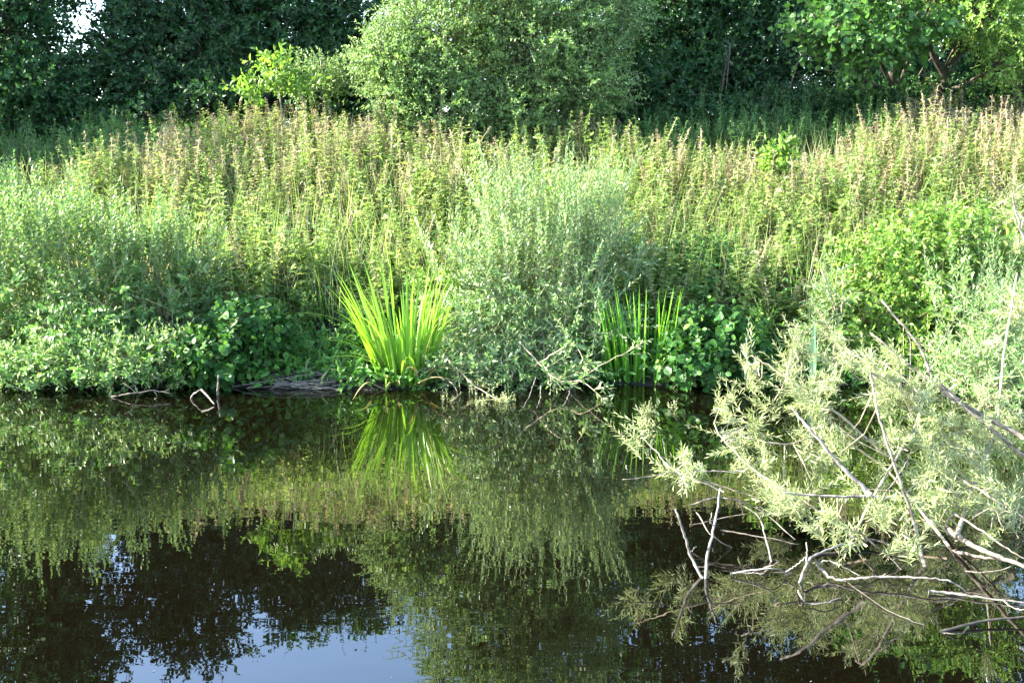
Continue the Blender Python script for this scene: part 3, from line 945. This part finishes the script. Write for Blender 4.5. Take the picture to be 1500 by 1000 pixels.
# small herbs on the wet edge
for k, (p, q, Y, rx, rz, n, lab) in enumerate([
        (450, 520, 9.4, 0.22, 0.1, 50, 'low bright green herb on the wet bank above the heap of dead reeds'),
        (495, 505, 9.6, 0.2, 0.14, 50, 'fresh green herb clump beside the bright iris clump'),
        (425, 490, 9.7, 0.22, 0.12, 46, 'feathery green herb against the dark round-leaved bush'),
        (405, 535, 9.25, 0.18, 0.1, 46, 'low dark green herb at the foot of the round-leaved bush by the reed heap'),
        (505, 538, 9.2, 0.16, 0.09, 40, 'low green herb between the reed heap and the bright iris clump'),
        (455, 538, 9.35, 0.26, 0.08, 50, 'low green herb mat just behind the grey reed heap'),
        (520, 480, 9.7, 0.22, 0.22, 60, 'leafy green herb behind the arching iris blades'),
        (440, 455, 10.0, 0.3, 0.25, 70, 'loose olive herb up the bank above the reed heap'),
        (860, 470, 9.6, 0.2, 0.3, 60, 'light green leafy herb between the silvery willow and the fresh iris clump'),
        (915, 470, 9.6, 0.22, 0.2, 50, 'light green leafy herb rising out of the fresh iris clump'),
        (1110, 470, 9.7, 0.2, 0.25, 50, 'thin-leaved olive herb beside the round-leaved bush'),
        (640, 420, 9.8, 0.3, 0.2, 60, 'yellow-green herb between the bright iris clump and the silvery willow')]):
    c = at(p, q, Y)
    shrub('herb_clump', lab, (c[0], Y), [(c, (rx, 0.2, rz), n)], 0.05, 0.022, T_LANCE, 'herb_leaf' if k < 7 else 'bush_leaf', stems=5, m=12, sl=(0.15, 0.28), twig='green_stem', cat='herb')

# ------------------------------------------------------------------ irises
def blade(parent, b, az, lean, ln, w, arch, mat, name='leaf_blade'):
    k = 11
    t = np.linspace(0, 1, k)
    d = np.array([math.cos(az), math.sin(az), 0])
    out_ = ln * (math.sin(lean) * t + arch * t ** 3.0)
    up = ln * (math.cos(lean) * t - 0.62 * arch * t ** 3.6)
    P = b + d * out_[:, None] + np.array([0, 0, 1.0]) * up[:, None]
    ph = az + rng.uniform(-1.2, 1.2)
    side = np.array([-math.sin(ph), math.cos(ph), 0])
    T = nrm(np.gradient(P, axis=0))
    S = nrm(side - T * (T @ side)[:, None])
    Nn = np.cross(T, S)
    ww = w * np.where(t < 0.3, 0.8 + 0.2 * t / 0.3, np.clip(1 - ((t - 0.3) / 0.7) ** 2.2, 0, 1))[:, None] / 2 + 0.0006
    V = np.stack([P - S * ww + Nn * ww * 0.25, P, P + S * ww + Nn * ww * 0.25], 1).reshape(-1, 3)
    f = []
    for i in range(k - 1):
        for s in (0, 1):
            a = i * 3 + s
            f += [(a, a + 1, a + 4), (a, a + 4, a + 3)]
    mb = MB().add(V, f)
    return mb.build(name, MAT[mat], parent, smooth=True)


b0 = onwater(594, 568)
ic = thing('iris_clump', 'large clump of glowing yellow-green iris blades, outer ones arching, at the water edge', 'iris', b0)
for k in range(84):
    az = rng.uniform(0, 6.28)
    r = 0.21 * math.sqrt(rng.uniform())
    lean = r * rng.uniform(0.5, 1.2) + (0.1 if math.cos(az) < -0.2 else 0.0)
    b = b0 + np.array([math.cos(az) * r, math.sin(az) * r * 0.6 + 0.1, -0.05])
    blade(ic, b, az, lean, rng.uniform(0.75, 1.14), rng.uniform(0.019, 0.034), rng.uniform(0.25, 0.5) if k % 7 == 4 else rng.uniform(0, 0.14), 'iris_dry' if k % 20 == 5 else 'iris_blade')
for (az, lean, ln, arch) in ((3.2, 0.5, 0.72, 0.4), (3.4, 0.42, 0.95, 0.22), (2.9, 0.28, 1.1, 0.15), (3.0, 0.4, 0.55, 0.55), (3.6, 0.5, 0.6, 0.5), (-1.4, 0.25, 0.5, 0.55), (-1.7, 0.3, 0.55, 0.5), (0.1, 0.3, 0.7, 0.3), (-0.5, 0.25, 0.6, 0.45), (3.3, 0.34, 1.15, 0.06), (3.0, 0.3, 1.12, 0.08), (3.35, 0.4, 1.05, 0.1), (3.2, 0.2, 1.15, 0.05), (2.0, 0.1, 1.18, 0.04), (0.5, 0.12, 1.12, 0.05)):
    blade(ic, b0 + np.array([rng.normal(0, 0.06) + 0.1 * math.cos(az), 0.02, -0.04]), az, lean, ln, 0.028, arch, 'iris_blade')
for k in range(14):                                     # withered leaves at the foot
    az = rng.uniform(2.2, 6.6)
    blade(ic, b0 + np.array([rng.normal(0, 0.12), rng.uniform(-0.03, 0.1), -0.02]), az, rng.uniform(0.5, 1.1), rng.uniform(0.25, 0.5), 0.02, rng.uniform(0.3, 0.7), 'iris_dry', 'withered_leaf')

b1 = onwater(948, 563)
ic2 = thing('iris_clump', 'smaller clump of upright fresh green iris blades beside the silvery willow', 'iris', b1)
for k in range(78):
    px = rng.choice([898, 914, 938, 956, 970], p=[0.16, 0.2, 0.2, 0.24, 0.2]) + rng.normal(0, 6)
    b = onwater(px, 562 + rng.uniform(-3, 3)) + np.array([0, rng.uniform(0, 0.12), -0.05])
    az = 3.14 if px < 925 else (0.0 if px > 950 else rng.uniform(0, 6.28))
    blade(ic2, b, az + rng.normal(0, 0.6), rng.uniform(0.02, 0.2), rng.uniform(0.45, 0.92), rng.uniform(0.014, 0.026), rng.uniform(0, 0.05), 'iris_fresh')

b2 = onwater(1189, 572)
sg = thing('bulrush_leaf', 'single tall pale bulrush leaf standing in the water behind the pale sprays', 'bulrush', b2)
blade(sg, b2 - np.array([0, 0, 0.06]), 1.5, 0.03, 0.66, 0.05, 0.0, 'sedge_blade', 'leaf_blade')
blade(sg, b2 - np.array([-0.015, 0, 0.06]), 0.2, 0.04, 0.5, 0.03, 0.0, 'sedge_blade', 'leaf_blade')

# ------------------------------------------------------------------ fallen willow at the right, lying in the water
def wdepth(py, px=1200):
    return 5.9 - (py - 520) * 0.0039 + max(0, px - 1340) * 0.0035


fw = thing('fallen_willow', 'pale fallen willow lying in the water with bare grey branches and narrow leaves', 'fallen tree', onwater(1356, 835))


def px_line(pts):
    # third value: a height above the water (under 2) or a distance
    return [onwater(p[0], p[1], p[2][1]) if isinstance(p[2], tuple) else (onwater(*p) if p[2] < 2 else at(*p)) for p in pts]


W0 = ('w', -0.02)
branches = {
    'a': ([(1275, 724, 5.05), (1230, 680, 5.1), (1185, 627, 5.15), (1158, 596, 5.25)], 0.015, 'bleached_wood'),
    'b': ([(1356, 836, W0), (1340, 770, 4.95), (1322, 715, 5.0), (1300, 650, 5.05), (1285, 600, 5.2), (1275, 545, 5.5)], 0.013, 'grey_branch'),
    'c': ([(1500, 642, 5.7), (1420, 597, 5.8), (1372, 558, 5.9), (1363, 545, 5.9), (1340, 497, 6.0), (1291, 440, 6.1)], 0.017, 'grey_branch'),
    'd': ([(1500, 668, 5.6), (1430, 610, 5.7), (1345, 545, 5.85), (1276, 488, 6.0)], 0.014, 'grey_branch'),
    'e': ([(1310, 728, 5.1), (1250, 727, 5.05), (1180, 724, 5.05), (1140, 720, 5.05)], 0.011, 'bleached_wood'),
    'f': ([(1390, 800, 5.0), (1300, 690, 5.6), (1220, 640, 5.7), (1150, 650, 5.5), (1090, 640, 5.5)], 0.009, 'willow_twig'),
    'g': ([(1270, 800, 5.0), (1180, 735, 5.2), (1120, 700, 5.25), (1070, 655, 5.4), (1052, 635, 5.45)], 0.008, 'willow_twig'),
    'h': ([(1400, 790, 5.1), (1430, 700, 5.6), (1460, 620, 6.0), (1470, 520, 6.3), (1490, 400, 6.6)], 0.014, 'willow_twig'),
    'i': ([(1500, 350, 6.3), (1490, 315, 6.3), (1482, 282, 6.3)], 0.010, 'bleached_wood'),
    'j': ([(1240, 800, W0), (1300, 690, 5.4), (1350, 590, 5.8), (1290, 530, 6.0), (1240, 515, 6.0)], 0.010, 'willow_twig'),
    'k': ([(1290, 660, 5.6), (1220, 600, 5.7), (1140, 545, 5.8), (1100, 520, 5.85)], 0.010, 'willow_twig'),
    'l': ([(1340, 555, 6.6), (1335, 610, 6.5), (1333, 500, 6.7), (1322, 490, 6.7)], 0.006, 'grey_branch'),
    'm': ([(1345, 572, 6.6), (1365, 530, 6.6), (1400, 465, 6.7)], 0.006, 'grey_branch'),
    'n': ([(1285, 738, 5.2), (1320, 690, 5.3), (1335, 660, 5.4)], 0.006, 'grey_branch'),
    'o': ([(1500, 760, 5.3), (1440, 720, 5.4), (1390, 690, 5.6), (1360, 640, 5.8)], 0.009, 'willow_twig'),
    'p': ([(1330, 660, 5.5), (1260, 640, 5.6), (1195, 625, 5.55)], 0.006, 'bleached_wood'),
    'q': ([(1400, 700, 5.6), (1500, 730, 5.5)], 0.007, 'willow_twig'),
    'r': ([(1060, 720, 5.1), (990, 690, 5.15), (960, 660, 5.25), (940, 640, 5.3)], 0.005, 'willow_twig'),
    's': ([(1090, 690, 5.2), (1045, 690, 5.2), (1005, 690, 5.2), (912, 702, 5.15)], 0.005, 'bleached_wood'),
}
BR = {}
for k, (pts, r, mt) in branches.items():
    ln = smooth_line(px_line(pts), None, 0.0025)
    mb = MB()
    r *= 0.8
    tubes(mb, ln, np.linspace(r, r * 0.45, len(ln)) * (1 + 0.1 * np.sin(np.arange(len(ln)) * 1.7)), 6)
    BR[k] = (mb.build('branch', MAT[mt], fw, smooth=True), ln)
blobs = {
    'k': [(1140, 540, 55, 32, 75), (1180, 575, 45, 35, 50), (1115, 530, 25, 18, 22), (1155, 610, 35, 25, 26)],
    'g': [(1085, 650, 34, 34, 52), (1060, 606, 20, 14, 16), (1130, 695, 40, 30, 34), (1165, 745, 45, 28, 34)],
    'r': [(1012, 672, 18, 30, 24), (1000, 695, 22, 18, 22), (940, 642, 17, 15, 16)],
    'j': [(1240, 540, 34, 34, 52), (1290, 560, 60, 45, 80), (1225, 590, 40, 35, 40)],
    'b': [(1330, 620, 70, 60, 120), (1290, 680, 60, 45, 70), (1345, 720, 50, 45, 50)],
    'f': [(1210, 640, 40, 32, 30), (1200, 720, 50, 40, 36), (1250, 700, 40, 30, 30)],
    'h': [(1400, 690, 70, 50, 100), (1450, 600, 45, 50, 60), (1475, 490, 30, 60, 50), (1410, 640, 45, 35, 50)],
    'o': [(1450, 785, 50, 25, 40), (1330, 785, 50, 22, 36), (1480, 760, 30, 40, 36), (1460, 710, 50, 50, 75), (1490, 650, 35, 50, 45), (1420, 755, 50, 25, 28)],
    'i': [(1482, 292, 16, 22, 16), (1495, 340, 10, 30, 12)],
    'e': [(1160, 740, 40, 18, 30), (1250, 772, 26, 20, 24), (1200, 770, 30, 14, 16)],
}
for k, bl in blobs.items():
    o, ln = BR[k]
    mb = MB()
    for (cx, cy, rx, ry, n) in bl:
        nt_ = max(2, int(n / 9.5))                       # tufts, each of several shoots
        n = nt_ * 6
        ut = rng.uniform(-1, 1, (nt_, 2))
        px, py = cx + ut[:, 0] * rx, cy + ut[:, 1] * ry
        Y = (6.3 if k == 'i' else np.array([wdepth(a, b) for a, b in zip(py, px)])) + 0.15 + rng.normal(0, 0.16, nt_)
        TB = at(px, py, Y)
        TB[:, 2] = np.maximum(TB[:, 2], 0.05)
        TD = np.stack([-0.45 + rng.normal(0, 0.45, nt_), rng.normal(0, 0.4, nt_), 0.5 + rng.normal(0, 0.3, nt_)], -1)
        B = np.repeat(TB, 6, 0) + rng.normal(0, 0.022, (n, 3))
        D = nrm(np.repeat(nrm(TD), 6, 0) + rng.normal(0, 0.42, (n, 3)))
        B = B - D * 0.05
        shoots(mb, B, D, rng.uniform(0.1, 0.24, n), 24, 0.05, 0.0078, T_LANCE, ang=42, t0=0.1, droop=0.02, rad=0.0014, bend=rng.normal(0, 0.12, (n, 3)), taper=0.4)
        B = TB
        n = nt_
        # twigs that carry the sprays back to the branch
        j = rng.integers(0, len(ln), n)
        d2 = ((ln[None] - B[:, None]) ** 2).sum(-1)
        j = d2.argmin(1)
        mid = (B + ln[j]) / 2 + rng.normal(0, 0.03, (n, 3))
        sel = np.sqrt(d2.min(1)) < 0.42
        if sel.any():
            tubes(mb, np.stack([ln[j], mid, B], 1)[sel], np.array([0.0036, 0.003, 0.002]), 4, 1)
    mb.build('foliage', [MAT['pale_leaf'], MAT['willow_twig']], o)


def stick(name, label, lines, mat, cat='dead branch', group=None):
    """lines: list of (pixel points, radius); first is the main piece, the others forks"""
    allp = [smooth_line(px_line(p), None, 0.0016) for p, r in lines]
    t = thing(name, label, cat, allp[0][0], group)
    for q, ((p, r), ln) in enumerate(zip(lines, allp)):
        mb = MB()
        rr = 0.76 * np.linspace(r, r * 0.5, len(ln)) * (1 + 0.09 * np.sin(np.arange(len(ln)) * 2.1))
        tubes(mb, ln, rr, 7)
        mb.build('main_branch' if q == 0 else 'twig', MAT[mat], t, smooth=True)
    return t


W = ('w', -0.02)
WF = ('w', 0.01)
stick('forked_branch', 'bleached dead branch forking like a letter V out of the dark water', [([(1033, 853, W), (1012, 815, 0.08), (1003, 785, 0.17), (996, 765, 0.24), (990, 745, 0.3)], 0.010), ([(1033, 853, W), (1036, 815, 0.08), (1047, 770, 0.2), (1055, 715, 0.33)], 0.011), ([(1047, 770, 0.2), (1040, 762, 0.24), (1043, 750, 0.27)], 0.004), ([(1010, 810, 0.09), (1020, 800, 0.12)], 0.004)], 'bleached_wood')
stick('dead_branch', 'long bleached branch curving just above the water below the fallen willow', [([(1195, 822, 0.06), (1205, 836, 0.03), (1228, 849, 0.01), (1260, 846, 0.03), (1320, 845, 0.04), (1370, 847, 0.05), (1400, 855, 0.03), (1422, 872, W)], 0.0085), ([(1192, 824, 0.05), (1215, 822, 0.06), (1235, 830, 0.05), (1262, 844, 0.02)], 0.005), ([(1285, 846, 0.03), (1298, 840, 0.05)], 0.004)], 'bleached_wood')
stick('floating_stick', 'straight bluish white stick floating on the water at the edge of the view', [([(1360, 866, WF), (1400, 869, WF), (1430, 874, WF), (1510, 883, WF)], 0.0085), ([(1468, 878, WF), (1485, 890, 0.0), (1505, 893, WF)], 0.004)], 'bleached_wood')
stick('dead_branch', 'tangled bleached branch rising from the water with a broken upright stub', [([(1168, 860, W), (1180, 830, 0.06), (1195, 812, 0.08), (1240, 794, 0.1), (1262, 780, 0.13)], 0.009), ([(1182, 828, 0.06), (1182, 812, 0.1), (1181, 794, 0.14)], 0.006), ([(1150, 838, 0.02), (1165, 828, 0.05), (1182, 815, 0.09)], 0.005), ([(1168, 860, W), (1172, 872, 0.02), (1185, 886, W)], 0.006), ([(1185, 884, 0.01), (1210, 882, 0.02), (1232, 874, 0.02)], 0.005)], 'bleached_wood')
stick('dead_branch', 'thin pale branch lying low over the water beside the forked branch', [([(1070, 840, 0.01), (1100, 835, 0.03), (1135, 832, 0.05), (1160, 846, W)], 0.006), ([(1110, 835, 0.03), (1130, 828, 0.06), (1142, 822, 0.08)], 0.004), ([(1085, 838, 0.02), (1120, 840, 0.02)], 0.004)], 'bleached_wood')
stick('dead_branch', 'thin forked dead twig reaching down into the water from the willow sprays', [([(1132, 830, W), (1122, 790, 0.08), (1110, 755, 0.14), (1080, 735, 0.17)], 0.006), ([(1112, 760, 0.13), (1118, 745, 0.17), (1108, 742, 0.18)], 0.003)], 'bleached_wood')
stick('dead_branch', 'long thin grey twigs lying level behind the forked branch', [([(1010, 740, 0.12), (1055, 728, 0.18), (1110, 745, 0.16), (1165, 790, 0.08)], 0.006), ([(1055, 776, 0.1), (1110, 785, 0.09), (1170, 797, 0.06)], 0.005), ([(1020, 750, 0.14), (1045, 785, 0.07), (1080, 806, W)], 0.005), ([(1030, 703, 0.22), (1070, 716, 0.2), (1110, 730, 0.18)], 0.006), ([(1010, 770, 0.08), (1060, 758, 0.12), (1095, 752, 0.14)], 0.004)], 'grey_branch')
stick('log', 'thick brown bare log sloping up out of the water below the willow', [([(1385, 772, 0.03), (1415, 793, 0.06), (1455, 812, 0.1), (1510, 832, 0.15)], 0.02), ([(1380, 803, W), (1430, 814, 0.03), (1470, 820, 0.08)], 0.012), ([(1384, 774, 0.03), (1390, 760, 0.08), (1402, 750, 0.1)], 0.008)], 'grey_branch')
stick('dead_branch', 'slender stick slanting from the pale tuft down into the water', [([(1256, 778, 0.15), (1290, 805, 0.07), (1330, 842, W)], 0.006)], 'grey_branch')
stick('sunken_branch', 'dark wet branch lying almost level in the water near the lower corner', [([(1360, 932, W), (1400, 918, 0.01), (1450, 908, 0.02), (1510, 902, 0.03)], 0.010), ([(1378, 926, 0.0), (1405, 928, 0.01), (1420, 920, 0.01)], 0.005)], 'wet_wood')
stick('dead_branch', 'thin brown twig crossing the dark reflections under the willow', [([(1238, 850, 0.0), (1260, 866, 0.004), (1300, 893, 0.004), (1345, 912, 0.004), (1382, 927, W)], 0.004)], 'wet_wood')
stick('dead_branch', 'white broken stick end poking out of the water in the lower corner', [([(1450, 1004, W), (1445, 988, 0.04)], 0.007)], 'bleached_wood')
stick('dead_branch', 'white stick end at the lower edge of the view by the dark wet branch', [([(1493, 946, 0.03), (1515, 966, W)], 0.006)], 'bleached_wood')
stick('dead_branch', 'slender pale twig arching over the water beside the thick log', [([(1400, 835, W), (1440, 838, 0.03), (1475, 832, 0.06), (1495, 815, 0.1)], 0.005)], 'grey_branch')
stick('dead_branch', 'straight pale branch slanting above the thick log', [([(1392, 748, 0.2), (1440, 778, 0.15), (1470, 800, 0.12), (1510, 822, 0.1)], 0.007), ([(1425, 758, 0.18), (1455, 745, 0.22), (1468, 772, 0.15)], 0.005)], 'grey_branch')
stick('dead_branch', 'brown half-sunken limb running from below the pale tuft toward the thick log', [([(1195, 812, 0.0), (1240, 806, 0.01), (1275, 790, 0.03), (1320, 805, 0.02), (1350, 812, W)], 0.010)], 'wet_wood')
# left side
stick('bent_stick', 'bleached bent stick sticking out of the water below the dark round-leaved bush', [([(278, 586, W), (284, 577, 8.55), (294, 570, 8.5)], 0.013), ([(294, 570, 8.5), (304, 580, 8.4), (314, 592, ('w', 0.01))], 0.012)], 'bleached_wood')
stick('stub', 'short upright grey stub at the water edge beside the bent stick', [([(319, 581, W), (319.5, 567, 0.07), (320, 549, 0.17)], 0.016)], 'grey_branch')
stick('dead_branch', 'thin dead twig with buds lying on the water under the willow shrubs', [([(150, 583, W), (175, 579, 0.02), (200, 575, 0.05), (225, 572, 0.06), (250, 576, 0.04)], 0.009), ([(200, 575, 0.05), (188, 566, 0.1), (180, 560, 0.13)], 0.005), ([(225, 572, 0.06), (230, 581, 0.02), (222, 587, W)], 0.005), ([(240, 574, 0.05), (247, 569, 0.07)], 0.004)], 'grey_branch')
stick('dead_branch', 'long thin reed stalk lying along the wet bank beside the reed heap', [([(340, 566, WF), (380, 560, 8.95), (430, 552, 9.02), (465, 546, 9.1)], 0.006)], 'straw')
stick('dead_branch', 'long thin reed stalks lying from the reed heap to the bright iris clump', [([(480, 560, 9.0), (520, 553, 9.0), (560, 549, 9.02)], 0.006), ([(505, 563, WF), (540, 556, 8.95), (575, 553, 9.0)], 0.004)], 'straw')

# heap of dead reeds
hp = thing('reed_heap', 'flat heap of grey dead reeds at the water edge left of the iris clump', 'dead reeds', (*onwater(450, 555)[:2], 0.0))
for k in range(96):
    x = onwater(rng.normal(455, 42), 556)[0]
    y = shore(x) + rng.uniform(0.0, 0.38)
    c = np.array([x, y, gz(x, y) + rng.uniform(0.004, 0.035)])
    d = np.array([rng.normal(1, 0.3), rng.normal(0, 0.35), rng.normal(0, 0.12)])
    l = rng.uniform(0.12, 0.35)
    mb = MB()
    tubes(mb, smooth_line([c - d * l / 2, c + rng.normal(0, 0.012, 3), c + d * l / 2], 6), np.full(6, 0.0035), 4)
    mb.build('straw', MAT['straw'], hp)

# half-sunken sprigs on the water
def sprig(label, px, py, n, rx=12, ry=8, mat='pale_leaf'):
    c = onwater(px, py)
    t = thing('water_sprig', label, 'water plant', c)
    u = rng.normal(0, 0.5, (n, 2))
    B = onwater(px + u[:, 0] * rx, py + u[:, 1] * ry * 0.4)
    B[:, 2] = -0.01
    mb = MB()
    shoots(mb, B, np.stack([rng.normal(0, 0.5, n), rng.normal(0, 0.3, n), np.ones(n)], -1), rng.uniform(0.04, 0.11, n), 9, 0.03, 0.011, T_LANCE, ang=50, rad=0.0015)
    mb.build('foliage', [MAT[mat], MAT['willow_twig']], t)


sprig('pale sprig standing in the water just before the silvery willow', 703, 592, 9)
sprig('pale leafy sprig in the water below the drooping willow branch', 735, 588, 16, 18)
sprig('tiny pale sprig in the water beside the bright iris clump', 655, 588, 6, 10)
sprig('pale sprig in the water before the fresh iris clump', 950, 605, 14, 18)
sprig('small reddish sprig in the water toward the round-leaved bush', 985, 598, 5, 10)

# flecks of seed fluff and leaf bits floating on the water
mb = MB()
n = 170
O = onwater(rng.uniform(0, 1500, n), 585 + 415 * rng.uniform(0, 1, n) ** 1.6)
O[:, 2] = 0.003
a = rng.uniform(0, 6.28, n)
leaves(mb, O, np.stack([np.cos(a), np.sin(a), 0 * a], -1), np.tile([0.0, 0.0, 1.0], (n, 1)), rng.uniform(0.003, 0.011, n), rng.uniform(0.002, 0.005, n), T_LANCE)
o = mb.build('floating_debris', MAT['straw'])
o['kind'] = 'stuff'
o['label'] = 'tiny flecks of seed fluff and leaf bits on the water'
